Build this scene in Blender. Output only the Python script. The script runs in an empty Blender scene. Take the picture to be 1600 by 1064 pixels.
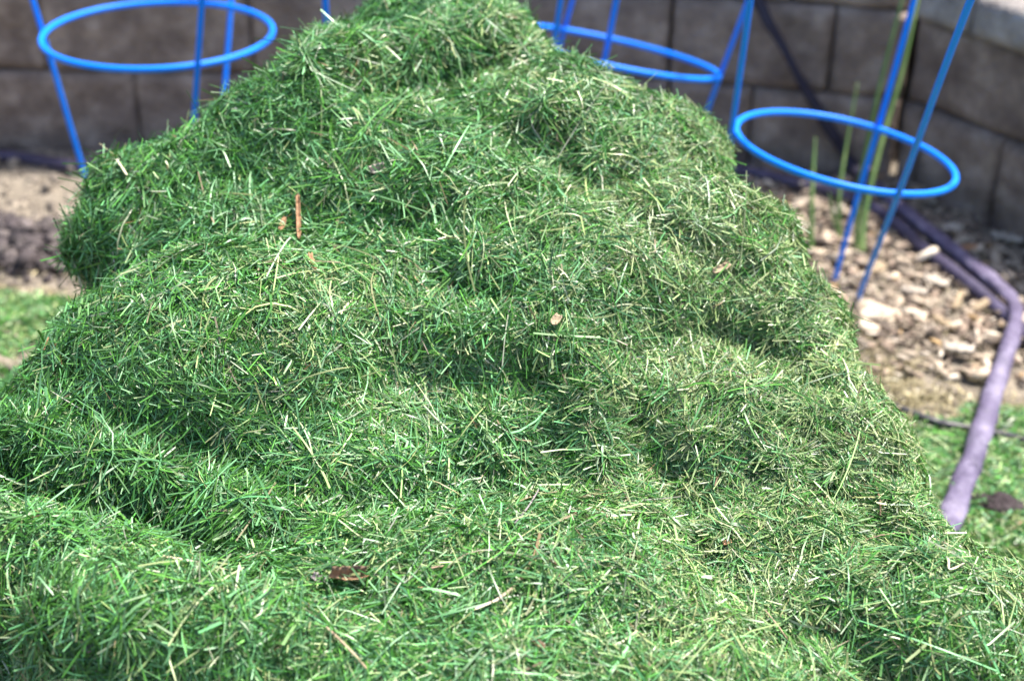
import bpy, bmesh, math, random, os
import numpy as np
from mathutils import Vector, Matrix
from mathutils.bvhtree import BVHTree
random.seed(7); rng = np.random.default_rng(11)
C = bpy.context.scene.collection
SC = bpy.context.scene

# ------------------------------------------------------------------ camera, light, exposure
PITCH = math.radians(28); FOC = 2222.0
cam_d = bpy.data.cameras.new("camera"); cam = bpy.data.objects.new("camera", cam_d); C.objects.link(cam)
SC.camera = cam
cam.location = (0, 0, 1.0); cam.rotation_euler = (math.pi/2 - PITCH, 0, 0)
cam_d.sensor_width = 36; cam_d.lens = 50; cam_d.clip_start = 0.02; cam_d.clip_end = 500
cam_d.dof.use_dof = True; cam_d.dof.focus_distance = 1.19; cam_d.dof.aperture_fstop = 4.2
cam_d.dof.aperture_blades = 0

SUN_EL, SUN_AZ = 64, 62          # azimuth: degrees from +Y towards -X is negative
w = bpy.data.worlds.new("World"); SC.world = w; w.use_nodes = True
nt = w.node_tree; sky = nt.nodes.new('ShaderNodeTexSky'); sky.sky_type = 'NISHITA'; sky.sun_disc = False
sky.sun_elevation = math.radians(SUN_EL); sky.sun_rotation = math.radians(SUN_AZ)
sky.dust_density = 2.5
bg = nt.nodes['Background']; bg.inputs['Strength'].default_value = 0.11
nt.links.new(sky.outputs[0], bg.inputs[0])
sl = bpy.data.lights.new("sun", 'SUN'); sun = bpy.data.objects.new("sun", sl); C.objects.link(sun)
sl.energy = 4.2; sl.angle = math.radians(4.0); sl.color = (1, .95, .86)
_e, _a = math.radians(SUN_EL), math.radians(SUN_AZ)
sd = Vector((math.sin(_a)*math.cos(_e), math.cos(_a)*math.cos(_e), math.sin(_e)))
sun.rotation_euler = sd.to_track_quat('Z', 'Y').to_euler(); sun.location = sd*10
SC.view_settings.view_transform = 'Standard'; SC.view_settings.look = 'None'
SC.view_settings.gamma = 1; SC.view_settings.exposure = 1.4
SC.cycles.max_bounces = 8

# ------------------------------------------------------------------ measuring helpers (photo pixel -> place)
def ray(px, py):
    a, b = (px-800)/FOC, (532-py)/FOC
    return Vector((a, math.cos(PITCH)+math.sin(PITCH)*b, -math.sin(PITCH)+math.cos(PITCH)*b))
CAM = Vector((0, 0, 1.0))
def at(px, py, Z): return CAM + ray(px, py)*Z
def onz(px, py, z=0.0):
    d = ray(px, py); return CAM + d*((z-1.0)/d.z)
def project(P):
    """numpy Nx3 -> px, py, Z"""
    q = P-np.array(CAM); c, s = math.cos(PITCH), math.sin(PITCH)
    Z = q[:, 1]*c-q[:, 2]*s; U = q[:, 1]*s+q[:, 2]*c
    return 800+FOC*q[:, 0]/Z, 532-FOC*U/Z, Z

# ------------------------------------------------------------------ value noise in numpy
def _h(ix, iy, iz, seed):
    n = (ix*374761393+iy*668265263+iz*2147483647+seed*1274126177) & 0xffffffff
    n = ((n ^ (n >> 13))*1274126177) & 0xffffffff
    n = (n ^ (n >> 16)) & 0xffffffff
    return n/4294967295.0
def vnoise(P, scale, seed=0):
    Q = np.asarray(P)*scale; I = np.floor(Q).astype(np.int64); f = Q-I; f = f*f*(3-2*f)
    out = 0
    for dx in (0, 1):
        for dy in (0, 1):
            for dz in (0, 1):
                wgt = (f[:, 0] if dx else 1-f[:, 0])*(f[:, 1] if dy else 1-f[:, 1])*(f[:, 2] if dz else 1-f[:, 2])
                out = out+wgt*_h(I[:, 0]+dx, I[:, 1]+dy, I[:, 2]+dz, seed)
    return out*2-1
def fbm(P, scale, seed=0, octs=3):
    s = 0; a = 1; t = 0
    for k in range(octs):
        s = s+a*vnoise(P, scale*2**k, seed+k*17); t += a; a *= .5
    return s/t

# ------------------------------------------------------------------ object helpers
def mesh_np(name, V, F, mats, parent=None, smooth=False, col=None):
    me = bpy.data.meshes.new(name); V = np.asarray(V, dtype=np.float32); F = np.asarray(F, dtype=np.int32)
    k = F.shape[1]
    me.vertices.add(len(V)); me.vertices.foreach_set('co', V.ravel())
    me.loops.add(F.size); me.loops.foreach_set('vertex_index', F.ravel())
    me.polygons.add(len(F)); me.polygons.foreach_set('loop_start', np.arange(0, F.size, k, dtype=np.int32))
    me.polygons.foreach_set('loop_total', np.full(len(F), k, dtype=np.int32))
    if smooth: me.polygons.foreach_set('use_smooth', np.ones(len(F), dtype=bool))
    me.update(calc_edges=True)
    if col is not None:
        a = me.color_attributes.new('col', 'FLOAT_COLOR', 'POINT')
        c4 = np.ones((len(V), 4), dtype=np.float32); c4[:, :3] = col; a.data.foreach_set('color', c4.ravel())
    me.materials.append(mats)
    o = bpy.data.objects.new(name, me); C.objects.link(o)
    if parent: o.parent = parent
    return o
def tag(o, label=None, cat=None, group=None, kind=None):
    for k, v in (('label', label), ('category', cat), ('group', group), ('kind', kind)):
        if v: o[k] = v
    return o
def empty(name, loc, label, cat, group=None):
    o = bpy.data.objects.new(name, None); C.objects.link(o); o.location = loc; o.empty_display_size = .05
    return tag(o, label, cat, group)
def from_bm(name, bm, mat, parent=None, smooth=False, world=True):
    me = bpy.data.meshes.new(name); bm.normal_update(); bm.to_mesh(me); bm.free()
    if smooth: me.polygons.foreach_set('use_smooth', np.ones(len(me.polygons), dtype=bool))
    me.materials.append(mat)
    o = bpy.data.objects.new(name, me); C.objects.link(o)
    if parent:
        o.parent = parent
        if world: o.matrix_parent_inverse = Matrix.Translation(-parent.location)
    return o

# ------------------------------------------------------------------ materials
def mat(name, base, rough=.6, spec=.5, noise=None, bump=0, bscale=60, coat=0, sheen=0):
    """noise = (scale, colour2, colour3)"""
    m = bpy.data.materials.new(name); m.use_nodes = True; n = m.node_tree; b = n.nodes['Principled BSDF']
    b.inputs['Base Color'].default_value = (*base, 1); b.inputs['Roughness'].default_value = rough
    b.inputs['Specular IOR Level'].default_value = spec; b.inputs['Coat Weight'].default_value = coat
    b.inputs['Sheen Weight'].default_value = sheen
    tc = n.nodes.new('ShaderNodeTexCoord')
    if noise:
        t = n.nodes.new('ShaderNodeTexNoise'); t.inputs['Scale'].default_value = noise[0]; t.inputs['Detail'].default_value = 8
        t.inputs['Roughness'].default_value = .65
        r = n.nodes.new('ShaderNodeValToRGB'); e = r.color_ramp.elements
        e[0].position = .3; e[0].color = (*noise[1], 1); e[1].position = .72; e[1].color = (*noise[2], 1)
        x = e.new(.5); x.color = (*base, 1)
        n.links.new(tc.outputs['Object'], t.inputs['Vector']); n.links.new(t.outputs['Fac'], r.inputs[0])
        n.links.new(r.outputs[0], b.inputs['Base Color'])
    if bump:
        t2 = n.nodes.new('ShaderNodeTexNoise'); t2.inputs['Scale'].default_value = bscale; t2.inputs['Detail'].default_value = 8
        bp = n.nodes.new('ShaderNodeBump'); bp.inputs['Strength'].default_value = bump; bp.inputs['Distance'].default_value = .01
        n.links.new(tc.outputs['Object'], t2.inputs['Vector']); n.links.new(t2.outputs['Fac'], bp.inputs['Height'])
        n.links.new(bp.outputs[0], b.inputs['Normal'])
    return m
def mat_attr(name, rough=.5, spec=.5, trans=0.0):
    m = bpy.data.materials.new(name); m.use_nodes = True; n = m.node_tree; b = n.nodes['Principled BSDF']
    a = n.nodes.new('ShaderNodeVertexColor'); a.layer_name = 'col'
    n.links.new(a.outputs[0], b.inputs['Base Color']); b.inputs['Roughness'].default_value = rough
    b.inputs['Specular IOR Level'].default_value = spec
    if trans:
        tr = n.nodes.new('ShaderNodeBsdfTranslucent'); mx = n.nodes.new('ShaderNodeMixShader'); mx.inputs[0].default_value = trans
        hs = n.nodes.new('ShaderNodeHueSaturation'); hs.inputs['Value'].default_value = 1.3; hs.inputs['Saturation'].default_value = 1.15
        n.links.new(a.outputs[0], hs.inputs['Color']); n.links.new(hs.outputs[0], tr.inputs[0])
        n.links.new(b.outputs[0], mx.inputs[1]); n.links.new(tr.outputs[0], mx.inputs[2])
        n.links.new(mx.outputs[0], n.nodes['Material Output'].inputs[0])
    return m
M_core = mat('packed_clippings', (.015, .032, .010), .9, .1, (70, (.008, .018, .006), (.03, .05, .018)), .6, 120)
M_blade = mat_attr('cut_grass', .38, .42, .08)
M_wood = mat_attr('wood_chips', .8, .3)
M_soil = mat('soil', (.20, .17, .135), .95, .2, (9, (.12, .10, .08), (.32, .275, .22)), .8, 90)
M_clod = mat('dark_soil', (.055, .042, .045), .95, .2, (25, (.025, .02, .02), (.11, .09, .09)), .8, 90)
M_block = mat('split_face_block', (.235, .178, .147), .92, .2, (14, (.13, .095, .08), (.42, .335, .28)), .7, 75)
M_cap = mat('cap_concrete', (.30, .27, .25), .9, .25, (22, (.17, .145, .135), (.46, .42, .40)), .7, 80)
M_blue = mat('blue_plastic_coat', (.003, .215, .97), .45, .2)
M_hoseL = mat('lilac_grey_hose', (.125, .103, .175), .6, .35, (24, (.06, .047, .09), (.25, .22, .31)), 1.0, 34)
M_hoseD = mat('dark_hose', (.055, .045, .085), .5, .4, (30, (.03, .024, .045), (.10, .085, .15)), .3, 60)
def wall_shade(m, dark):
    """the stretch on the wall is painted darker for its shade, the ground stretch stays lilac"""
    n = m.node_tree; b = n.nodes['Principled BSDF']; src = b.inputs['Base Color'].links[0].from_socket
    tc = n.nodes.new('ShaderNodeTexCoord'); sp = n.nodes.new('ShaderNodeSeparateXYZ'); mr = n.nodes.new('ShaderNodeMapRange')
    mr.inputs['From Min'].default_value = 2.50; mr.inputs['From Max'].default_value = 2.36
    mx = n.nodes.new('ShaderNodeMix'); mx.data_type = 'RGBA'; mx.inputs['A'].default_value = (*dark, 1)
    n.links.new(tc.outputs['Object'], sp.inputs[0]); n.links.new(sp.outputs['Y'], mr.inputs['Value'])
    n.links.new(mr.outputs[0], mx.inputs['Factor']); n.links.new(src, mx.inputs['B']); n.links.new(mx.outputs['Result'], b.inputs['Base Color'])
wall_shade(M_hoseL, (.030, .026, .045))  # shade on the hanging stretch is put into the hose colour
M_tube = mat('black_drip_tube', (.03, .028, .035), .45, .5, (20, (.02, .02, .022), (.08, .075, .085)))
M_stalk = mat('green_stalk', (.085, .15, .04), .5, .4, (12, (.07, .15, .03), (.20, .28, .09)))

# ------------------------------------------------------------------ ground: one sheet to the horizon
def axis(lo, hi, step, far):
    a = list(np.arange(lo, hi+1e-6, step)); s = step
    while a[-1] < far: s *= 1.35; a.append(a[-1]+s)
    s = step
    while a[0] > -far: s *= 1.35; a.insert(0, a[0]-s)
    return np.array(a)
def ground_z(x, y):
    P = np.stack([x, y, np.zeros_like(x)], 1)
    z = .022*fbm(P, 3.2, 5, 3)+.010*fbm(P, 14, 9, 3)
    z = z+.05*np.exp(-(((x+.88)/.16)**2+((y-2.2)/.10)**2))           # heap of dug soil at the left
    z = z+.10*np.exp(-(((x+.80)/.28)**2+((y-1.72)/.22)**2))          # low swell of loose clippings at the left
    z = z+.02*np.exp(-(((x-.62)/.12)**2+((y-1.82)/.06)**2))
    return z*np.exp(-np.maximum(0, np.hypot(x, y-1.5)-3)*.5)
gx, gy = axis(-1.7, 1.7, .022, 120), axis(.2, 2.75, .022, 120)
X, Y = np.meshgrid(gx, gy); n_, m_ = X.shape
x, y = X.ravel(), Y.ravel(); V = np.stack([x, y, ground_z(x, y)], 1)
i = np.arange(n_-1)[:, None]*m_+np.arange(m_-1)[None, :]; i = i.ravel()
ground = mesh_np('ground', V, np.stack([i, i+1, i+m_+1, i+m_], 1), M_soil, smooth=True); tag(ground, kind='structure')

# ------------------------------------------------------------------ retaining wall of split-face blocks
wall = empty('retaining_wall', (0, 2.7, 0), 'grey-brown retaining wall of stacked split-face blocks behind the grass heap', 'retaining wall')
def rough_box(o, ux, uy, L, D, H, seed, amp, nose=0.004, step=.011):
    """box with its front face broken like split stone; o = lower front left corner, ux along, uy into the wall"""
    nx, nz = max(3, int(L/step)), max(3, int(H/step))
    us, vs = np.linspace(0, L, nx), np.linspace(0, H, nz)
    U, W = np.meshgrid(us, vs); U, W = U.ravel(), W.ravel()
    P = np.stack([U+seed*3.1, W, np.full_like(U, seed*1.7)], 1)
    e = np.minimum(np.minimum(U, L-U), np.minimum(W, H-W)); edge = np.clip(1-e/.014, 0, 1)**1.5
    d = amp*(fbm(P, 13, seed, 4)+.5*fbm(P, 42, seed+3, 2))+edge*(.006+nose)
    A = np.array(o)[None]+U[:, None]*np.array(ux)+W[:, None]*np.array((0, 0, 1.))+d[:, None]*np.array(uy)
    Bk = np.array(o)[None]+U[:, None]*np.array(ux)+W[:, None]*np.array((0, 0, 1.))+np.full((len(U), 1), D)*np.array(uy)
    V = np.concatenate([A, Bk]); F = []
    N = len(U)
    k = (np.arange(nz-1)[:, None]*nx+np.arange(nx-1)).ravel()
    F.append(np.stack([k, k+1, k+nx+1, k+nx], 1)); F.append(np.stack([k+N, k+nx+N, k+nx+1+N, k+1+N], 1))
    for line in (np.arange(nx), (nz-1)*nx+np.arange(nx)[::-1], (np.arange(nz)*nx)[::-1], np.arange(nz)*nx+nx-1):
        F.append(np.stack([line[:-1], line[:-1]+N, line[1:]+N, line[1:]], 1))
    return V, np.concatenate(F)
def block(name, p, q, z0, H, D, seed, amp, m, label=None):
    ux = Vector((q[0]-p[0], q[1]-p[1], 0)); L = ux.length; ux.normalize(); uy = Vector((-ux.y, ux.x, 0))
    V, F = rough_box((p[0], p[1], z0), ux, uy, L, D, H, seed, amp)
    o = mesh_np(name, V-np.array(wall.location), F, m, wall)
    if label: o['label'] = label
    return o
def lerp(a, b, t): return (a[0]+(b[0]-a[0])*t, a[1]+(b[1]-a[1])*t)
def run(path, z0, H, D, joints, amp, m, name, gap=.006):
    """path: list of two points; joints: distances from its start where blocks meet"""
    (ax, ay), (bx, by) = path; L = math.hypot(bx-ax, by-ay)
    js = [0]+[j for j in joints if 0 < j < L]+[L]
    for k in range(len(js)-1):
        block(name, lerp(path[0], path[1], (js[k]+gap/2)/L), lerp(path[0], path[1], (js[k+1]-gap/2)/L), z0, H, D, random.randint(1, 999), amp, m)
def course(row, z0, H, setback):
    A = (-2.2, 2.745+setback); B = (.30, 2.635+setback); Cn = (.715+setback*.8, 2.515+setback); D = (1.06+setback*1.7, 1.93+setback*.9)
    LAB = math.hypot(B[0]-A[0], B[1]-A[1])
    # joints measured off the photograph for the left run: course 1 near x=-0.735, course 2 near x=-0.90
    first = {0: -.737, 1: -.905, 2: -.70}[row]
    js = sorted([(first-A[0])+k*.405 for k in range(-4, 4)])
    run((A, B), z0, H, .20, js, .012, M_block, 'block', .004)
    run((B, Cn), z0, H, .20, [.16 if row == 0 else .30], .012, M_block, 'block', .004)
    run((Cn, D), z0, H, .20, [.17+.13*row+k*.30 for k in range(3)] if row else [.05, .235, .50], .007, M_block, 'block')
course(0, -.02, .178, 0.0); course(1, .160, .157, .010)
capH = .072
A = (-2.2, 2.72); B = (.30, 2.612); Cn = (.688, 2.497); D = (1.05, 1.90)
# back of the wall keeps one more course under its cap, the near return is capped straight away
def course3():
    A = (-2.2, 2.745+.02); B = (.30, 2.635+.02); Cn = (.72, 2.515+.02)
    run((A, B), .319, .157, .20, [.30+.405*k for k in range(7)], .012, M_block, 'block', .004)
    run((B, Cn), .319, .157, .20, [.22], .012, M_block, 'block', .004)
course3()
run(((-2.2, 2.745), (.30, 2.635)), .478, capH, .24, [.2+.42*k for k in range(7)], .005, M_cap, 'cap_stone')
run(((.30, 2.635), (.72, 2.515)), .478, capH, .24, [.25], .005, M_cap, 'cap_stone')
run(((.706, 2.500), (1.045, 1.905)), .319, capH, .235, [.135, .42], .005, M_cap, 'cap_stone')
# raised bed behind the wall
bm = bmesh.new()
vs = [bm.verts.new(v) for v in [(-60, 2.90, .52), (.40, 2.84, .52), (.86, 2.70, .52), (.90, 2.68, .36), (1.20, 2.1, .36), (60, 1.9, .36), (60, 100, .6), (-60, 100, .6)]]
bm.faces.new([vs[0], vs[1], vs[2], vs[6], vs[7]]); bm.faces.new([vs[2], vs[3], vs[4], vs[5], vs[6]])
tag(from_bm('terrain', bm, M_soil), kind='structure')

# ------------------------------------------------------------------ tubes
def catmull(pts, n=12, closed=False):
    P = [Vector(p) for p in pts]; out = []
    N = len(P)
    for k in range(N if closed else N-1):
        if closed: a, b, c, d = P[(k-1) % N], P[k], P[(k+1) % N], P[(k+2) % N]
        else: a, b, c, d = P[max(k-1, 0)], P[k], P[k+1], P[min(k+2, N-1)]
        for j in range(n):
            t = j/n
            out.append(.5*((2*b)+(c-a)*t+(2*a-5*b+4*c-d)*t*t+(3*b-a-3*c+d)*t**3))
    if not closed: out.append(P[-1])
    return out
def sweep(pts, ra, rb=None, seg=14, closed=False, flat_up=None, wob=0, seed=0, caps=True):
    """elliptical tube: ra half width (list or number) across, rb half thickness along the up direction"""
    N = len(pts); V = []; F = []
    for k, p in enumerate(pts):
        t = (pts[(k+1) % N]-pts[k-1]) if closed else (pts[min(k+1, N-1)]-pts[max(k-1, 0)]); t.normalize()
        up = flat_up(k) if callable(flat_up) else (flat_up or Vector((0, 0, 1)))
        if abs(t.dot(up)) > .98: up = Vector((0, 1, 0))
        s = t.cross(up).normalized(); u = s.cross(t)
        a = ra[k] if isinstance(ra, (list, np.ndarray)) else ra; b = (rb[k] if isinstance(rb, (list, np.ndarray)) else rb) or a
        for j in range(seg):
            f = 2*math.pi*j/seg
            kx = 1+wob*(math.sin(k*.55+seed+j*.9)*.5+math.sin(k*1.3+j*2.1+seed*2)*.35)
            V.append(p+s*(math.cos(f)*a*kx)+u*(math.sin(f)*b*kx))
    for k in range(N if closed else N-1):
        for j in range(seg):
            F.append((k*seg+j, k*seg+(j+1) % seg, ((k+1) % N)*seg+(j+1) % seg, ((k+1) % N)*seg+j))
    if caps and not closed:
        for k0, sg in ((0, 1), (N-1, -1)):
            V.append(pts[k0].copy()); c = len(V)-1
            for j in range(seg): F.append((k0*seg+j, k0*seg+(j+1) % seg, c, c))
    return V, F
def tube_obj(name, V, F, m, parent=None):
    bm = bmesh.new(); vs = [bm.verts.new(v) for v in V]
    for f in F:
        g = list(dict.fromkeys(f))
        try: bm.faces.new([vs[q] for q in g])
        except ValueError: pass
    bmesh.ops.recalc_face_normals(bm, faces=bm.faces)
    return from_bm(name, bm, m, parent, smooth=True)

# ------------------------------------------------------------------ tomato cages
def cage(label, cx, cy, Z, Rpx, tilt_side, tilt_back, legs, dz, wire=.0046):
    """ring centre seen at cx, cy and depth Z; legs = [(angle on ring, tip px, tip py)]"""
    c = at(cx, cy, Z); R = Rpx/FOC*Z
    u = Vector((math.cos(tilt_side), 0, -math.sin(tilt_side))); v = Vector((0, math.cos(tilt_back), math.sin(tilt_back)))
    root = empty('tomato_cage', onz(sum(l[1] for l in legs)/3, sum(l[2] for l in legs)/3), label, 'tomato cage', 'blue tomato cages behind the grass heap')
    pts = [c+u*(R*math.cos(t))+v*(R*math.sin(t)) for t in np.linspace(0, 2*math.pi, 73)[:-1]]
    tube_obj('ring', *sweep(pts, wire, seg=10, closed=True), M_blue, root)
    ups = []
    for ang, tx, ty in legs:
        a = math.radians(ang); p = c+u*((R+.001)*math.cos(a))+v*((R+.001)*math.sin(a))
        tip = onz(tx, ty, -.01); f = 1+dz/(p.z-tip.z); top = tip+(p-tip)*f; ups.append(top)
        out = (p-c).normalized()*wire*1.2
        tip2 = tip+(tip-p).normalized()*.05; end = tip+(p-tip)*(f*1.12)
        ph = tx*.37
        L = [tip2.lerp(end, k/30)+out+Vector((math.sin(k*.35+ph), math.cos(k*.27+ph), 0))*.0012 for k in range(31)]
        r = [wire*.85*(.35+.65*min(1, k/2)) for k in range(31)]
        lg = tube_obj('leg', *sweep(L, r, seg=8), M_blue, root)
        tube_obj('weld', *sweep([p+out*.3+nrmv*.001 for nrmv in (Vector((-3, 0, -2)), Vector((-1, 0, -1)), Vector((1, 0, 1)), Vector((3, 0, 2)))], [wire*.5, wire*1.05, wire*1.05, wire*.5], seg=8), M_blue, root)
    cc = sum(ups, Vector())/3; e1 = (ups[0]-cc); nrm = (ups[1]-cc).cross(ups[0]-cc).normalized(); e2 = nrm.cross(e1).normalized()*e1.length
    # upper, wider ring through the three legs (circle through three points)
    A_, B_, C_ = ups; ab, ac = B_-A_, C_-A_; nn = ab.cross(ac)
    cc = A_+(nn.cross(ab)*ac.length_squared+ac.cross(nn)*ab.length_squared)/(2*nn.length_squared)
    e1 = A_-cc; e2 = nn.normalized().cross(e1)
    pts = [cc+e1*math.cos(t)+e2*math.sin(t) for t in np.linspace(0, 2*math.pi, 73)[:-1]]
    tube_obj('ring', *sweep(pts, wire, seg=10, closed=True), M_blue, root)
    return root
RD = math.radians
cage('leftmost blue tomato cage, its ring above the left shoulder of the grass heap', 248, 53, 2.22, 176, RD(1), RD(1), [(180, 176, 392), (-60, 291, 425), (63, 330, 395)], .36, .0050)
cage('rightmost blue tomato cage, standing in wood mulch beside the onion stalks', 1320, 236, 1.98, 173, RD(9.5), RD(-1), [(180, 1122, 420), (60, 1297, 457), (-77, 1334, 477)], .40, .0048)
cage('blue tomato cage right behind the heap, its tilted ring half hidden', 950, 80, 2.33, 178, RD(12), RD(-9), [(2, 1056, 300), (110, 812, 300), (-120, 828, 330)], .36, .0048)
cage('blue tomato cage hidden behind the peak, only thin legs showing either side', 738, 165, 2.2, 212, RD(2), RD(0), [(178, 540, 380), (24, 890, 330), (-90, 730, 430)], .38, .0052)

# ------------------------------------------------------------------ hoses
def gpt(px, py, lift):
    p = onz(px, py, lift); 
    for _ in range(4):
        h = float(ground_z(np.array([p.x]), np.array([p.y]))[0]); p = onz(px, py, h+lift)
    return p
def P3(l): return [gpt(*q) for q in l]
def wallhug(px, py, off=.018):
    # march down the ray until it meets the wall's back run
    best = None
    for k in range(2000):
        Z = 2.0+k*.0005*1.0; p = at(px, py, Z)
        yw = 2.635+(2.515-2.635)*(p.x-.30)/.415 if p.x > .30 else 2.635
        if p.y > yw-off: return p
    return p
wp = [Vector((.47, 2.82, .565)), Vector((.44, 2.66, .575)), Vector((.42, 2.585, .52)), wallhug(1176, -30), wallhug(1192, 18), wallhug(1222, 72), wallhug(1262, 146), wallhug(1300, 208), wallhug(1330, 255, .022)]
n0 = len(wp)
wp += P3([(1362, 288, .020), (1400, 318, .022), (1440, 350, .022), (1500, 398, .024), (1550, 438, .024), (1580, 466, .024), (1588, 490, .026), (1577, 540, .024), (1556, 600, .022), (1538, 660, .02), (1520, 715, .018), (1497, 775, .016), (1476, 835, .014), (1455, 900, .012)])
pp = catmull(wp, 10); n = len(pp); kb = (n0+6)*10
wa = [.0132-.0030*math.exp(-((k-kb)/13)**2)+.0022*max(0, min(1, (k-kb)/60))+.0008*math.sin(k*.47)*math.sin(k*.19) for k in range(n)]
wb = [a*(.66+.13*math.sin(k*.21)) for k, a in enumerate(wa)]
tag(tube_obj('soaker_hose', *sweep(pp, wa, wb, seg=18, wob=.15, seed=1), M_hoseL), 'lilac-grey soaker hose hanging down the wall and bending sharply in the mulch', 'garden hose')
wp = P3([(-420, 222, .012), (-200, 232, .012), (0, 243, .012), (130, 260, .012), (320, 268, .012), (560, 262, .012), (820, 258, .012), (1040, 258, .012), (1160, 268, .014), (1250, 287, .014), (1330, 308, .014), (1395, 345, .014), (1440, 386, .012), (1500, 432, .012), (1550, 474, .012), (1600, 520, .014), (1650, 590, .012), (1720, 640, .012)])
pp = catmull(wp, 10)
tag(tube_obj('garden_hose', *sweep(pp, .0125, .0105, seg=14, wob=.04, seed=4), M_hoseD), 'dark purple hose lying along the foot of the wall and on under the lilac hose', 'garden hose')
pp = catmull(P3([(1300, 600, .006), (1440, 652, .008), (1480, 664, .009), (1530, 672, .008), (1600, 688, .008), (1700, 712, .008), (1900, 730, .008)]), 10)
tag(tube_obj('drip_tube', *sweep(pp, .0062, seg=10), M_tube), 'thin black drip tube crossing the ground beneath the lilac hose', 'drip tube')

# ------------------------------------------------------------------ onion stalks
def stalks(label, base, leaves):
    root = empty('onion_plant', base, label, 'plant')
    for pts, r in leaves:
        q = catmull(pts, 8); N = len(q)
        rr = [r*(1-.75*(k/(N-1))**2.2)*(1.15-.15*min(1, k/6)) for k in range(N)]
        tube_obj('leaf', *sweep(q, rr, [a*.8 for a in rr], seg=8), M_stalk, root)
b = gpt(1338, 395, 0); Zb = project(np.array([b]))[2][0]
stalks('tall green onion stalks rising beside the rightmost cage leg', b, [
    ([b, at(1342, 300, Zb-.02), at(1352, 240, Zb-.03), at(1378, 120, Zb-.06), at(1412, -10, Zb-.09), at(1440, -120, Zb-.11)], .0045),
    ([b+Vector((.01, 0, 0)), at(1352, 330, Zb+.02), at(1378, 220, Zb+.04), at(1410, 110, Zb+.05), at(1436, -10, Zb+.06), at(1455, -120, Zb+.07)], .0048)])
b = gpt(1268, 400, 0); Zb = project(np.array([b]))[2][0]
stalks('short pale onion shoot standing closest to the grass heap', b, [
    ([b, at(1268, 330, Zb), at(1271, 260, Zb+.02), at(1274, 215, Zb+.03)], .0042),
    ([b, at(1262, 360, Zb-.01), at(1250, 335, Zb-.02), at(1240, 330, Zb-.03)], .003)])
b = gpt(1312, 375, 0); Zb = project(np.array([b]))[2][0]
stalks('thin young onion shoot between the short shoot and the cage leg', b, [
    ([b, at(1311, 310, Zb), at(1322, 230, Zb+.02), at(1340, 130, Zb+.03)], .0036),
    ([b, at(1302, 340, Zb), at(1296, 300, Zb)], .003)])

# ------------------------------------------------------------------ the heap: packed core sculpted from many slumped lumps
APX = (-.05, 1.54)
def heap_z(x, y):
    dx = x-APX[0]; dy = y-APX[1]
    a = np.where(dx < 0, .68, .565); b = np.where(dy < 0, 1.05, .66)
    rho = np.sqrt((dx/a)**2+(dy/b)**2)
    z = .592*(1-rho**1.22)
    return z
LUMPS = [
 # px, py, depth, rx, ry, rz, roll
 (690, 110, 1.64, .120, .095, .13, 0),       # peak
 (600, 135, 1.62, .10, .075, .10, 30),
 (790, 152, 1.60, .10, .07, .10, -30),
 (700, 175, 1.57, .12, .07, .10, 0),
 (490, 245, 1.54, .15, .10, .14, 30),       # left shoulder
 (350, 318, 1.52, .13, .085, .12, 26),
 (250, 362, 1.48, .076, .085, .09, 40),     # left bulge with undercut
 (208, 405, 1.48, .062, .062, .08, 0),
 (400, 420, 1.49, .17, .10, .14, 10),
 (892, 262, 1.54, .17, .105, .14, -12),     # big sunlit dome
 (1025, 272, 1.52, .070, .085, .10, -25),
 (660, 330, 1.485, .17, .10, .13, 0),
 (1080, 400, 1.46, .115, .09, .13, -15),    # right middle bulge
 (1195, 540, 1.43, .080, .085, .12, -40),
 (960, 450, 1.385, .09, .06, .09, -10),
 (880, 520, 1.34, .075, .05, .08, -25),      # lit nose right of centre
 (560, 520, 1.39, .13, .08, .11, 10),
 (1110, 500, 1.43, .085, .07, .10, -20),
 (370, 620, 1.345, .19, .14, .15, 8),       # big left belly
 (175, 700, 1.33, .13, .10, .13, 30),
 (520, 735, 1.275, .12, .06, .09, -6),
 (290, 760, 1.27, .16, .07, .09, -16),
 (330, 830, 1.245, .15, .05, .09, -12),
 (1190, 990, 1.21, .10, .07, .10, 0),
 (1200, 720, 1.36, .15, .10, .14, -25),     # right lower belly
 (1300, 700, 1.36, .065, .10, .12, 30),
 (1060, 850, 1.265, .13, .07, .10, -5),
 (1330, 880, 1.26, .10, .08, .11, -20),
 (780, 930, 1.15, .16, .07, .10, 3),        # front mound
 (350, 980, 1.12, .17, .07, .11, -4),
 (80, 860, 1.19, .12, .07, .11, 0),
 (1010, 1050, 1.09, .12, .05, .09, 0),
 (1420, 1000, 1.18, .12, .075, .12, -25),
 (1540, 1000, 1.26, .10, .075, .12, -35),
]
# the broad faces of the heap: the cone is warped smoothly to run just under every load
ctrl = [(l[0], l[1], l[2]-l[5]+.022) for l in LUMPS if l[:2] not in ((250, 362), (208, 405))]
ctrl += [(720, 620, 1.262), (840, 680, 1.258), (750, 740, 1.240), (860, 770, 1.235), (690, 470, 1.285), (820, 470, 1.275), (700, 545, 1.268), (620, 700, 1.235), (640, 790, 1.215), (760, 800, 1.22), (250, 470, 1.34), (690, 400, 1.32), (820, 400, 1.315), (560, 430, 1.31), (840, 600, 1.262), (940, 620, 1.255), (1150, 820, 1.185), (1290, 800, 1.19), (560, 640, 1.245), (620, 850, 1.145), (540, 830, 1.15), (480, 860, 1.135), (1000, 300, 1.405), (330, 890, 1.13), (180, 800, 1.17), (80, 770, 1.19), (980, 740, 1.24), (1120, 600, 1.32)]
cp = np.array([at(*q) for q in ctrl]); SG = .15
Kc = np.exp(-((cp[:, None, :2]-cp[None, :, :2])**2).sum(2)/(2*SG*SG))
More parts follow.
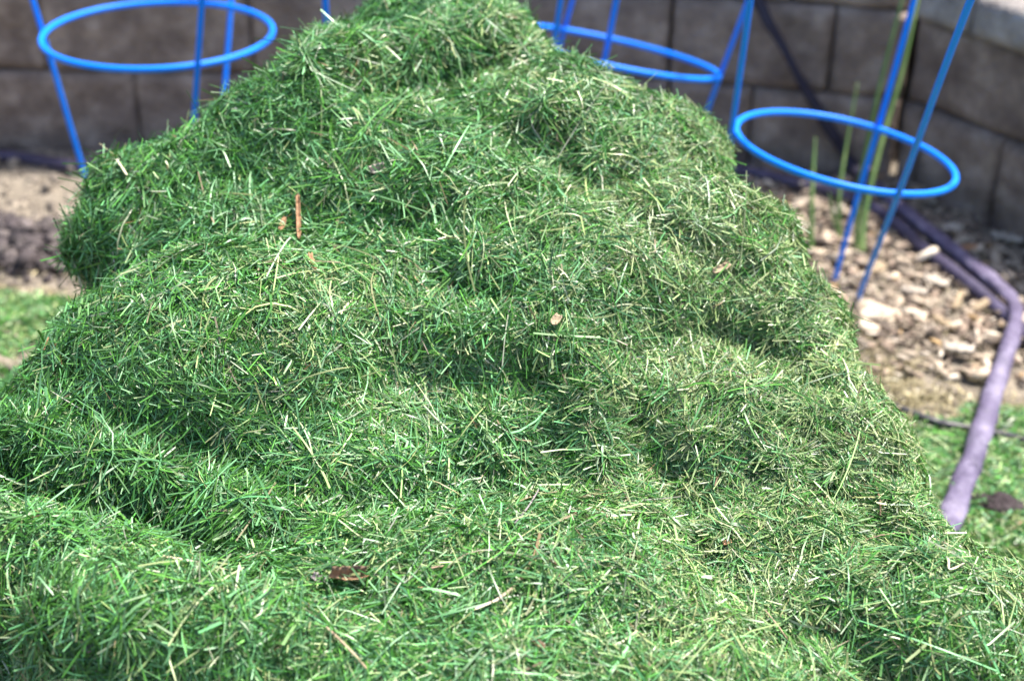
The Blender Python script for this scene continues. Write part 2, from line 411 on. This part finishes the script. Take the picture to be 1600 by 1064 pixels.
wc = np.linalg.solve(Kc+np.eye(len(cp))*.10, cp[:, 2]-heap_z(cp[:, 0], cp[:, 1]))
def heap_fit(x, y):
    return heap_z(x, y)+sum(w_*np.exp(-((x-c_[0])**2+(y-c_[1])**2)/(2*SG*SG)) for w_, c_ in zip(wc, cp))
hx = np.linspace(-1.05, 1.0, 120); hy = np.linspace(.35, 2.35, 120)
X, Y = np.meshgrid(hx, hy); zz = np.maximum(heap_fit(X, Y), -.08)
bm = bmesh.new()
top = [[bm.verts.new((X[j, i], Y[j, i], zz[j, i])) for i in range(120)] for j in range(120)]
bot = [[bm.verts.new((X[j, i], Y[j, i], -.12)) for i in range(120)] for j in range(120)]
for j in range(119):
    for i in range(119):
        bm.faces.new([top[j][i], top[j][i+1], top[j+1][i+1], top[j+1][i]])
        bm.faces.new([bot[j][i], bot[j+1][i], bot[j+1][i+1], bot[j][i+1]])
for k in range(119):
    bm.faces.new([top[0][k+1], top[0][k], bot[0][k], bot[0][k+1]]); bm.faces.new([top[119][k], top[119][k+1], bot[119][k+1], bot[119][k]])
    bm.faces.new([top[k][0], top[k+1][0], bot[k+1][0], bot[k][0]]); bm.faces.new([top[k+1][119], top[k][119], bot[k][119], bot[k+1][119]])
right, upv, fwd = Vector((1, 0, 0)), Vector((0, math.sin(PITCH), math.cos(PITCH))), Vector((0, math.cos(PITCH), -math.sin(PITCH)))
def lump(px, py, Z, rx, ry, rz, roll=0):
    """slumped lump seen at px, py, depth Z; radii in metres across, up and along the view; roll in degrees"""
    r = bmesh.ops.create_icosphere(bm, subdivisions=4, radius=1)['verts']
    c = at(px, py, Z); a = RD(roll)
    U = right*math.cos(a)+upv*math.sin(a); W = -right*math.sin(a)+upv*math.cos(a)
    for v in r:
        p = v.co.copy(); v.co = c+U*(p.x*rx)+W*(p.y*ry)+fwd*(p.z*rz)
for l in LUMPS: lump(*l)
raw = from_bm('heap_raw', bm, M_core)
md = raw.modifiers.new('r', 'REMESH'); md.mode = 'VOXEL'; md.voxel_size = .008
md = raw.modifiers.new('s', 'SMOOTH'); md.factor = .6; md.iterations = 26
dg = bpy.context.evaluated_depsgraph_get(); ev = raw.evaluated_get(dg); me = ev.to_mesh()
V = np.empty(len(me.vertices)*3, dtype=np.float32); me.vertices.foreach_get('co', V); V = V.reshape(-1, 3).astype(float)
N = np.empty(len(me.vertices)*3, dtype=np.float32); me.vertices.foreach_get('normal', N); N = N.reshape(-1, 3).astype(float)
Fq = np.array([list(p.vertices) for p in me.polygons if len(p.vertices) == 4], dtype=np.int64)
ev.to_mesh_clear(); bpy.data.objects.remove(raw)
# crumbly clumping plus creases where one load slumped over another (photo positions, real depth)
tuft = vnoise(V, 30, 23); ragged = np.clip(vnoise(V, 11, 24)*1.6, 0, 1)
V += N*(.008*fbm(V, 13, 3, 2)+(.004+.011*ragged)*np.sign(tuft)*np.abs(tuft)**.7+.005*vnoise(V, 62, 8)-.001)[:, None]
CREASES = [([(525, 112), (600, 128), (690, 108), (765, 78)], .020, .035), ([(90, 440), (135, 425), (180, 400)], .018, .02),
    ([(0, 745), (70, 752), (170, 780), (265, 800), (340, 842), (400, 872), (460, 868)], .020, .034),
    ([(600, 570), (700, 600), (790, 610), (860, 680)], .036, .012), ([(740, 730), (830, 745), (880, 730)], .026, .010),
    ([(1090, 510), (1180, 540), (1260, 585)], .02, .012), ([(980, 640), (1060, 770), (1090, 790)], .022, .015),
    ([(1000, 980), (1090, 1010), (1190, 1010), (1290, 985)], .02, .012), ([(100, 985), (160, 1000)], .014, .025),
    ([(640, 200), (590, 260), (560, 300)], .018, .012), ([(880, 190), (900, 290)], .015, .01), ([(560, 900), (590, 950)], .02, .015),
    ([(1350, 760), (1370, 830), (1390, 880)], .02, .018), ([(680, 430), (800, 470), (900, 490)], .022, .014)]
px, py, Zd = project(V); fac = (N@np.array(fwd) < .35)
for pts, wd, dep in CREASES:
    P = np.array([[*p] for p in [(catmull([(a, b, 0) for a, b in pts], 8)[k]) for k in range((len(pts)-1)*8+1)]])[:, :2]
    d2 = np.full(len(V), 1e9); sgn = np.zeros(len(V))
    for k in range(len(P)-1):
        a, b = P[k], P[k+1]; ab = b-a; t = np.clip(((px-a[0])*ab[0]+(py-a[1])*ab[1])/(ab@ab+1e-9), 0, 1)
        e2 = (px-a[0]-t*ab[0])**2+(py-a[1]-t*ab[1])**2; nn_ = e2 < d2
        sgn[nn_] = np.sign((a[1]+t*ab[1]-py)[nn_]); d2 = np.minimum(d2, e2)
    d = np.sqrt(d2)/FOC*Zd
    wj = wd*(1+.35*fbm(V, 30, 77, 1))
    V -= N*((dep*np.exp(-(d/(wj*.8))**2)-.55*dep*(sgn > 0)*np.exp(-((d-wj*1.3)/(wj*.8))**2))*fac)[:, None]
keep = V[Fq].mean(1)[:, 2] > -.06
F = Fq[keep]
heap = empty('grass_heap', (APX[0], 1.4, 0), 'large heap of freshly cut green grass clippings filling the foreground', 'grass heap')
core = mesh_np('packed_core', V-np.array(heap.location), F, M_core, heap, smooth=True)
bvh = BVHTree.FromPolygons([tuple(v) for v in V], [tuple(f) for f in F])
def hit(px, py, off=.0):
    d = ray(px, py).normalized(); loc, nr, idx, dist = bvh.ray_cast(CAM, d)
    if loc is None or dist > 1.75: return None, None
    if nr.dot(d) > 0: nr = -nr
    return loc+nr*off, nr

# ------------------------------------------------------------------ cut blades
def blades(Pc, Nn, L, W, col, S, spread_tilt=.28, bend=.10, field=None, up=0.0):
    n = len(Pc); Nn = Nn/np.linalg.norm(Nn, axis=1, keepdims=True)
    ref = np.where(np.abs(Nn[:, 2:3]) > .95, np.array([[1., 0, 0]]), np.array([[0, 0, 1.]]))
    T1 = np.cross(ref, Nn); T1 /= np.linalg.norm(T1, axis=1, keepdims=True); T2 = np.cross(Nn, T1)
    th = rng.uniform(0, 2*np.pi, n)
    if field is not None:
        k = rng.random(n) < .22; th = np.where(k, field+rng.normal(0, .45, n), th)
    tl = rng.normal(up, spread_tilt, n)
    D = (np.cos(th)[:, None]*T1+np.sin(th)[:, None]*T2)*np.cos(tl)[:, None]+Nn*np.sin(tl)[:, None]
    Up = Nn*np.cos(tl)[:, None]-(np.cos(th)[:, None]*T1+np.sin(th)[:, None]*T2)*np.sin(tl)[:, None]
    Sd = np.cross(D, Up); ro = rng.normal(0, .75, n)
    Wd = Sd*np.cos(ro)[:, None]+Up*np.sin(ro)[:, None]
    Bn = np.cross(Wd, D); bs = rng.normal(0, bend, n)-.03; b2 = rng.normal(0, bend*.8, n)
    tw = rng.normal(0, .35, n)
    t = np.linspace(-.5, .5, S+1); V = np.empty((n, S+1, 2, 3), dtype=np.float32)
    tp = rng.uniform(.25, 1, n)
    for k, tk in enumerate(t):
        c = Pc+D*(L*tk)[:, None]+(Bn*bs[:, None]+Wd*b2[:, None])*(L*(4*tk*tk-.33))[:, None]
        wf = W*.5*(1-(1-tp)*(tk+.5)**2)
        wd = Wd*np.cos(tw*tk)[:, None]+Bn*np.sin(tw*tk)[:, None]
        V[:, k, 0] = c-wd*wf[:, None]; V[:, k, 1] = c+wd*wf[:, None]
    base = (np.arange(n)*(S+1)*2)[:, None]
    F = np.concatenate([np.stack([base[:, 0]+2*k, base[:, 0]+2*k+1, base[:, 0]+2*k+3, base[:, 0]+2*k+2], 1) for k in range(S)])
    cc = np.repeat(col, (S+1)*2, axis=0)
    return V.reshape(-1, 3), F, cc
PAL = dict(blue=np.array([.115, .285, .115]), green=np.array([.074, .22, .034]), deep=np.array([.035, .12, .022]),
           yel=np.array([.29, .37, .16]), pale=np.array([.36, .41, .28]), straw=np.array([.30, .25, .155]), brown=np.array([.20, .12, .06]))
def colours(P, n, yellow):
    u = rng.random(n); c = np.empty((n, 3))
    # cumulative mix changes with how yellow that load was
    y = yellow
    th = [.38-.29*y, .73-.40*y, .94-.50*y, .978-.03*y, .992-.008*y, .997]
    names = ['blue', 'green', 'deep', 'yel', 'pale', 'straw', 'brown']
    c[:] = PAL['brown']; done = np.zeros(n, bool)
    for t, nm in zip(th, names):
        k = (~done) & (u < t); c[k] = PAL[nm]; done |= k
    c *= rng.lognormal(-.10, .34, n)[:, None]
    c *= 1+rng.normal(0, .06, (n, 3))
    return np.clip(c, .005, .8)
Vt = V; tri = np.concatenate([F[:, [0, 1, 2]], F[:, [0, 2, 3]]])
a, b, c = Vt[tri[:, 0]], Vt[tri[:, 1]], Vt[tri[:, 2]]
cr = np.cross(b-a, c-a); ar = np.linalg.norm(cr, axis=1)*.5; fn = cr/(2*ar[:, None]+1e-12)
if (fn[:, 2]*ar).sum() < 0: fn = -fn
cen = (a+b+c)/3; qx, qy, qZ = project(cen)
face = -(fn*(cen-np.array(CAM))).sum(1)/np.linalg.norm(cen-np.array(CAM), axis=1)
inview = (qx > -120) & (qx < 1720) & (qy > -120) & (qy < 1180)
wt = ar*np.where(face > -.25, np.where(inview, 1, .30), .22)*(cen[:, 2] > -.03)
# vertex normals from the displaced mesh
vn = np.zeros_like(Vt)
for k in range(3): np.add.at(vn, tri[:, k], fn*ar[:, None])
vn /= np.linalg.norm(vn, axis=1, keepdims=True)+1e-12
for _ in range(16):           # blades lie matted along the broad surface, not along every small tuft
    acc = vn*1.0
    for q0 in range(4):
        np.add.at(acc, F[:, q0], vn[F[:, (q0+1) % 4]]); np.add.at(acc, F[:, q0], vn[F[:, (q0+3) % 4]])
    vn = acc/(np.linalg.norm(acc, axis=1, keepdims=True)+1e-12)
cum = np.cumsum(wt); cum /= cum[-1]
def scatter(n):
    t = np.searchsorted(cum, rng.random(n)); r1, r2 = np.sqrt(rng.random(n)), rng.random(n)
    w0, w1, w2 = 1-r1, r1*(1-r2), r1*r2
    P = a[t]*w0[:, None]+b[t]*w1[:, None]+c[t]*w2[:, None]
    Nn = vn[tri[t, 0]]*w0[:, None]+vn[tri[t, 1]]*w1[:, None]+vn[tri[t, 2]]*w2[:, None]
    return P, Nn
Q = 1.0
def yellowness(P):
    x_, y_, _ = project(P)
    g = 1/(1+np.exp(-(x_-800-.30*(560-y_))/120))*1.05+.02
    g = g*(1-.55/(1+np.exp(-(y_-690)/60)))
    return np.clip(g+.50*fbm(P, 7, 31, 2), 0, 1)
def layer(n, Lm, Ls, Wm, S, olo, ohi, tilt, fineness):
    """fineness: +1 keeps blades mostly where the load is yellow and fine, -1 where it is green and coarse"""
    n = int(n*Q); P, Nn = scatter(n); yl = yellowness(P)
    if fineness:
        k = rng.random(n) < np.clip(.5+fineness*(yl-.4)*1.4, .12, 1); P, Nn, yl = P[k], Nn[k], yl[k]; n = len(P)
    L = Lm*rng.lognormal(0, Ls, n); L = np.minimum(L, Lm*3); W = Wm*rng.lognormal(0, .25, n)
    off = rng.uniform(olo, ohi, n); P = P+Nn/np.linalg.norm(Nn, axis=1, keepdims=True)*off[:, None]
    fld = 2*np.pi*(vnoise(P, 9, 51)+.5*vnoise(P, 22, 52))
    return blades(P, Nn, L, W, colours(P, n, yl), S, tilt, .13, fld)
if Q > 0:
    parts = [layer(260000, .021, .50, .0011, 3, -.011, -.002, .14, 0),
             layer(620000, .020, .55, .00092, 3, -.005, .002, .11, 0),
             layer(800000, .013, .50, .00066, 2, -.004, .003, .14, 1),
             layer(380000, .032, .45, .00112, 3, -.003, .003, .07, -1),
             layer(60000, .052, .40, .00125, 5, -.001, .0035, .05, -1)]
    off = 0; VV, FF, CC = [], [], []
    for v, f, cc in parts:
        VV.append(v); FF.append(f+off); CC.append(cc); off += len(v)
    bl = mesh_np('clippings', np.concatenate(VV)-np.array(heap.location, dtype=np.float32), np.concatenate(FF), M_blade, heap, smooth=True, col=np.concatenate(CC))
    bl['kind'] = 'stuff'

# ------------------------------------------------------------------ ground cover
def on_ground(x, y, lift):
    z = ground_z(x, y); e = 1e-3
    n = np.stack([-(ground_z(x+e, y)-z)/e, -(ground_z(x, y+e)-z)/e, np.ones_like(x)], 1)
    n /= np.linalg.norm(n, axis=1, keepdims=True)
    return np.stack([x, y, z], 1)+n*lift[:, None], n
def before_wall(x, y):
    yw = np.where(x < .30, 2.745-(x+2.2)*.044, np.where(x < .715, 2.635-(x-.30)*.289, 2.515-(x-.715)*1.70))
    return y < yw-.012
def outside_heap(x, y): return heap_fit(x, y) < .05
if Q > 0:
    n = 700000; x = rng.uniform(-1.7, 1.6, n); y = rng.uniform(.5, 2.3, n)
    P0 = np.stack([x, y, np.zeros(n)], 1); nz = vnoise(P0, 5, 91)*.07+vnoise(P0, 17, 92)*.03
    dr = np.clip((1.70+nz-y+.10*(x-.55))/.05, 0, 1)*(x > 0)                      # cut lawn at the right
    dl = np.clip((1-np.sqrt(((x+.86)/.48)**2+((y-1.60)/.42)**2)+nz*1.2)/.12, 0, 1)*(x < 0)
    hz_ = heap_fit(x, y); dt = .02*(y < 2.2)+.55*np.clip((hz_+.10+nz)/.10, 0, 1)
    k = (rng.random(n) < np.maximum(np.maximum(dr, dl), dt)) & outside_heap(x, y) & before_wall(x, y)
    x, y = x[k], y[k]; n = len(x); P, Nn = on_ground(x, y, rng.uniform(.001, .010, n))
    dry = (np.maximum(dr, dl)[k] < .5)
    col = colours(P, n, np.full(n, .55))*1.12; col[dry] = np.array([.34, .29, .17])*rng.lognormal(0, .3, dry.sum())[:, None]
    v, f, cc = blades(P, Nn, .019*rng.lognormal(0, .4, n), .0016*rng.lognormal(0, .3, n), col, 2, .3, .1)
    o = mesh_np('loose_clippings', v, f, M_blade, smooth=True, col=cc)
    tag(o, 'loose green clippings scattered on the ground round the heap', 'grass clippings', kind='stuff')
def chips(n, x, y, Lm, Ls, asp, thick, pal, pw, tilt, lift, name, label, cat):
    k = before_wall(x, y) & outside_heap(x, y); x, y = x[k], y[k]; n = len(x)
    P, Nn = on_ground(x, y, rng.uniform(*lift, n)); L = Lm*rng.lognormal(0, Ls, n)
    th = rng.uniform(0, 6.28, n); ref = np.tile(np.array([[1., 0, 0]]), (n, 1)); T1 = np.cross(Nn, ref); T1 /= np.linalg.norm(T1, axis=1, keepdims=True); T2 = np.cross(Nn, T1)
    D = np.cos(th)[:, None]*T1+np.sin(th)[:, None]*T2; tl = rng.normal(0, tilt, n)
    D = D*np.cos(tl)[:, None]+Nn*np.sin(tl)[:, None]; S = np.cross(Nn, D); S /= np.linalg.norm(S, axis=1, keepdims=True); r = rng.normal(0, tilt, n)
    S = S*np.cos(r)[:, None]+Nn*np.sin(r)[:, None]; U = np.cross(D, S)
    W = L*rng.uniform(*asp, n); H = L*rng.uniform(*thick, n)
    V = np.empty((n, 12, 3))
    outl = [(-.5, -.25), (-.15, -.5), (.35, -.42), (.5, .1), (.2, .5), (-.4, .42)]
    for q, (a_, b_) in enumerate(outl):
        aa = (a_+rng.uniform(-.12, .12, n))*L; bb = (b_+rng.uniform(-.14, .14, n))*W
        for sgn, o_ in ((1, 0), (-1, 6)):
            V[:, q+o_] = P+D*aa[:, None]+S*bb[:, None]+U*(sgn*H*.5*rng.uniform(.6, 1.1, n))[:, None]
    base = (np.arange(n)*12)[:, None]
    quads = [(0, 1, 2, 3), (0, 3, 4, 5), (9, 8, 7, 6), (11, 10, 9, 6)]+[(q, q+6, (q+1) % 6+6, (q+1) % 6) for q in range(6)]
    F = np.concatenate([base+np.array([f]) for f in quads])
    col = np.array(pal)[rng.choice(len(pal), n, p=pw)]*rng.lognormal(0, .22, n)[:, None]
    o = mesh_np(name, V.reshape(-1, 3), F, M_wood, col=np.repeat(np.clip(col, 0, .85), 12, axis=0))
    tag(o, label, cat, kind='stuff')
n = 9000; x = rng.uniform(.30, 1.25, n); y = 1.74+(2.62-1.74)*rng.random(n)**.9
chips(n, x, y, .013, .55, (.22, .55), (.10, .25), [(.37, .30, .23), (.50, .43, .35), (.26, .195, .15), (.13, .10, .08), (.36, .24, .12)], [.36, .12, .31, .18, .03], .28, (.0, .014),
      'wood_mulch', 'chipped wood mulch covering the bed in front of the wall', 'mulch')
n = 7000; x = rng.uniform(-1.7, 1.2, n); y = rng.uniform(1.5, 2.7, n); k = (rng.random(n) < np.where(x < 0, 1, .35)); x, y = x[k], y[k]
chips(n, x, y, .010, .5, (.5, .95), (.4, .8), [(.22, .185, .15), (.12, .10, .085), (.33, .28, .22)], [.5, .25, .25], .5, (-.002, .003),
      'soil_crumbs', 'crumbs of grey-brown soil on the bare bed', 'soil')
n = 4500; x = rng.normal(-.86, .10, n); y = rng.normal(2.16, .036, n)
chips(n, x, y, .006, .6, (.5, .95), (.5, .9), [(.095, .078, .078), (.06, .048, .05), (.15, .125, .12)], [.5, .3, .2], .6, (-.002, .016),
      'soil_clods', 'heaped dark clods of dug soil at the left', 'soil')

# ------------------------------------------------------------------ single pieces lying in the mulch and on the heap
def plain(name, c, rough=.75, c2=None):
    c2 = c2 or c
    return mat(name, c, rough, .3, (90, tuple(v*.55 for v in c), tuple(min(.85, v*1.35) for v in c2)), .3, 200)
M_tan = plain('dry_tan', (.34, .26, .17)); M_or = plain('orange_bark', (.36, .20, .11)); M_br = plain('brown_leaf', (.17, .11, .07), .6, (.36, .22, .10))
M_gr = plain('grey_wood', (.27, .23, .24)); M_pale = plain('pale_straw', (.62, .55, .38)); M_white = plain('pale_wood', (.43, .37, .31)); M_green = plain('green_stem', (.10, .22, .04), .5)
def flake(name, label, cat, pos, nr, L, W, T, rot, curl, m, seed, group=None, taper=.5, rag=.13):
    rr = random.Random(seed); nu, nv = 13, 6
    ref = Vector((1, 0, 0)); ref = (ref-nr*ref.dot(nr)).normalized(); oth = nr.cross(ref)
    a = RD(rot); D = ref*math.cos(a)+oth*math.sin(a); S = nr.cross(D)
    bm = bmesh.new(); g = []
    for side in (1, -1):
        rows = []
        for i in range(nu):
            u = i/(nu-1); wv = W*(.35+.65*math.sin(math.pi*min(1, max(0, .12+u*.8)))**taper); row = []
            jl = (math.sin(u*17+seed)*.5+math.sin(u*31+seed*2)*.5)*rag; jr = (math.sin(u*19+seed*3)*.5+math.sin(u*37+seed)*.5)*rag
            for j in range(nv):
                v = j/(nv-1)-.5; e = 1+(jl if v < 0 else jr)
                p = D*((u-.5)*L*(1+.08*math.sin(v*9+seed)))+S*(v*wv*e)+nr*(curl*W*(4*v*v)+curl*.35*L*(2*u-1)**2*.5+side*T*.5+T*.6*math.sin(u*21+v*7+seed))
                row.append(bm.verts.new(p))
            rows.append(row)
        g.append(rows)
    for i in range(nu-1):
        for j in range(nv-1):
            bm.faces.new([g[0][i][j], g[0][i+1][j], g[0][i+1][j+1], g[0][i][j+1]]); bm.faces.new([g[1][i][j+1], g[1][i+1][j+1], g[1][i+1][j], g[1][i][j]])
    for i in range(nu-1):
        bm.faces.new([g[0][i+1][0], g[0][i][0], g[1][i][0], g[1][i+1][0]]); bm.faces.new([g[0][i][-1], g[0][i+1][-1], g[1][i+1][-1], g[1][i][-1]])
    for j in range(nv-1):
        bm.faces.new([g[0][0][j], g[0][0][j+1], g[1][0][j+1], g[1][0][j]]); bm.faces.new([g[0][-1][j+1], g[0][-1][j], g[1][-1][j], g[1][-1][j+1]])
    bmesh.ops.recalc_face_normals(bm, faces=bm.faces)
    o = from_bm(name, bm, m, smooth=True); o.location = pos
    return tag(o, label, cat, group)
def on_heap(px, py, off=.0075):
    p, n_ = hit(px, py)
    if p is None: return None, None
    n_ = (n_+(CAM-p).normalized()*.6+Vector((0, 0, .4))).normalized()
    return p+n_*off, n_
def straw(name, label, cat, pts, r, m, off=.0065):
    r *= .8
    P = [on_heap(px, py, off)[0] for px, py in pts]; P = [p for p in P if p is not None and (p-CAM).length < 1.9]
    if len(P) < 2: print('MISSED', label); return
    q = catmull(P, 6); N = len(q)
    rr = [r*(1-.35*abs(2*k/(N-1)-1)**3) for k in range(N)]
    return tag(tube_obj(name, *sweep(q, rr, [a*.6 for a in rr], seg=7), m), label, cat)
def bit(name, label, cat, px, py, L, W, rot, m, curl=.25, T=.0009, off=.005, **k):
    off -= .002
    p, n_ = on_heap(px, py, off)
    if p is None: print('MISSED', label); return
    return flake(name, label, cat, p, n_, L, W, T, rot, curl, m, int(px+py), **k)
bit('bark_sliver', 'long splintered orange-brown bark sliver below the left shoulder', 'bark', 467, 345, .046, .0045, -86, M_or, .3, .0014, .010)
bit('bark_sliver', 'darker frayed bark end just under the long orange sliver', 'bark', 483, 418, .022, .0055, -68, M_or, .3, .0012, .007)
bit('bark_flake', 'small knobbly orange flake left of the long bark sliver', 'bark', 441, 353, .015, .0050, 75, M_or, .3)
bit('dead_leaf', 'curled brown dead leaf with an orange edge above the front mound', 'leaf', 533, 908, .030, .011, 14, M_br, .75, .0008, .011)
bit('dead_leaf', 'crumpled grey-brown leaf scrap left of the curled brown leaf', 'leaf', 497, 912, .011, .007, 150, M_gr, .5, .0008, .006)
bit('wood_chip', 'grey weathered wood chip with a dark knot near the bottom left corner', 'wood chip', 148, 1006, .026, .0085, 76, M_gr, .1, .0020, .010)
bit('wood_chip', 'tan wood chip on the right middle bulge', 'wood chip', 1124, 424, .019, .0065, 28, M_tan, .25, .0012, .009)
bit('wool_scrap', 'pale grey fluffy scrap near the top centre of the heap', 'scrap', 593, 271, .015, .009, 15, M_white, .6, .002, .008)
bit('dead_leaf', 'tiny orange leaf scrap high on the sunlit dome', 'leaf', 868, 171, .008, .006, 40, M_or, .3)
bit('dead_leaf', 'beige leaf scrap on the lit nose right of centre', 'leaf', 868, 509, .012, .008, 60, M_tan, .3, off=.010)
bit('dead_leaf', 'dull brown leaf scrap at the foot of the front mound', 'leaf', 838, 1010, .011, .005, -30, M_br, .4)
bit('dead_leaf', 'small rust-coloured scrap on the lower right belly', 'leaf', 1136, 849, .007, .004, 15, M_or, .3)
bit('dead_leaf', 'brown scrap sunk in the lower right hollow', 'leaf', 1306, 973, .012, .009, 70, M_br, .4)
straw('dry_stalk', 'curved tan stalk arching over the dome below the peak', 'stalk', [(618, 148), (621, 178), (632, 212), (651, 242)], .0012, M_tan)
straw('dry_stalk', 'stiff pale straw standing on the left bulge', 'stalk', [(179, 240), (190, 260), (202, 283)], .0016, M_pale, .010)
straw('dry_stalk', 'short pale straw right of the stiff one on the left bulge', 'stalk', [(206, 237), (222, 250)], .0015, M_pale, .010)
straw('dry_stalk', 'pale hooked stalk on the right of the dome', 'stalk', [(864, 190), (868, 208), (869, 224), (880, 231)], .0013, M_tan)
straw('dry_stalk', 'long grey twig slanting above the front mound', 'stalk', [(843, 772), (825, 800), (804, 826)], .0010, M_gr)
straw('dry_stalk', 'pale bowed stalk crossing the grey twig', 'stalk', [(791, 804), (822, 785), (870, 776)], .0010, M_tan)
straw('dry_stalk', 'thin upright twig over the dark crease at lower left', 'stalk', [(541, 792), (536, 822), (523, 850)], .0009, M_gr)
straw('dry_stalk', 'reddish bent stalk on the lower right belly', 'stalk', [(1366, 760), (1378, 786), (1379, 812)], .0011, M_br)
straw('dry_stalk', 'white bent stalk near the lower right edge', 'stalk', [(1462, 865), (1478, 880), (1482, 897), (1502, 888)], .0013, M_pale)
straw('dry_stalk', 'straight tan stalk low on the right above the hollow', 'stalk', [(1194, 962), (1212, 982), (1232, 1006)], .0011, M_tan)
straw('dry_stalk', 'bent beige stalk at the bottom right of the hollow', 'stalk', [(1335, 1022), (1358, 1006), (1378, 1003)], .0011, M_tan)
straw('dry_stalk', 'pale flat stalk on the right flank beside the mulch', 'stalk', [(1322, 486), (1335, 505), (1342, 530)], .0018, M_pale, .010)
straw('dry_stalk', 'beige stalk at the front bottom left of centre', 'stalk', [(512, 986), (545, 1018), (575, 1050)], .0013, M_tan)
straw('dry_stalk', 'orange-tinted straw on the left belly', 'stalk', [(82, 533), (74, 552), (70, 575)], .0012, M_or)
straw('dry_stalk', 'thin tan straw at the top right of the peak', 'stalk', [(782, 80), (803, 95), (826, 106)], .0011, M_pale)
straw('weed_sprig', 'green grass stem poking up from the left slope of the peak', 'weed', [(472, 62), (484, 40), (500, 22)], .0011, M_green, .012)
# large pale chips that stand out of the mulch
for px, py, L, W, rot, m, lab in [
    (1462, 440, .040, .018, -38, M_white, 'large whitish wood chip lying alone in the mulch left of the hose bend'),
    (1428, 455, .040, .014, -12, M_white, 'cream wood chip just left of the large whitish chip'),
    (1498, 545, .044, .018, -10, M_white, 'broad pale chip below the hose bend'),
    (1497, 470, .052, .010, 62, M_tan, 'long upright-pointing tan chip below the lilac hose'),
    (1532, 478, .036, .013, 38, M_tan, 'tan chip touching the dark hose near its bend'),
    (1475, 505, .042, .011, -52, M_tan, 'slanting tan chip between the long chip and the broad pale chip'),
    (1485, 357, .038, .024, 20, M_white, 'bright chip above the lilac hose against the wall foot'),
    (1575, 372, .052, .018, -22, M_white, 'long pale chip at the foot of the right wall'),
    (1255, 352, .036, .013, -58, M_white, 'pale chip behind the short onion shoot'),
    (1305, 332, .016, .014, 10, M_white, 'round little chip between the onion shoots'),
    (1372, 420, .034, .018, 40, M_tan, 'tan chip just right of the cage leg'),
    (1512, 388, .030, .012, 5, M_or, 'orange-brown chip above the hose')]:
    p = gpt(px, py, .014); flake('wood_chip', lab, 'wood chip', p, Vector((0, -.15, 1)).normalized(), L, W, .005, rot, .08, m, int(px), 'large chips in the mulch', taper=.35, rag=.03)
def clod(px, py, r, label, seed):
    bm = bmesh.new(); bmesh.ops.create_icosphere(bm, subdivisions=4, radius=1)
    P = np.array([v.co[:] for v in bm.verts]); d = 1+.35*fbm(P+seed, 1.6, seed, 3)
    for v, q in zip(bm.verts, d): v.co = Vector((v.co.x*r*1.4, v.co.y*r, v.co.z*r*.7))*q
    o = from_bm('soil_clod', bm, M_clod, smooth=True); o.location = gpt(px, py, r*.25); tag(o, label, 'soil clod')
clod(1563, 792, .020, 'dark clod of soil on the cut grass right of the hose', 3)
clod(1528, 782, .011, 'smaller dark clod of soil touching the hose end', 8)
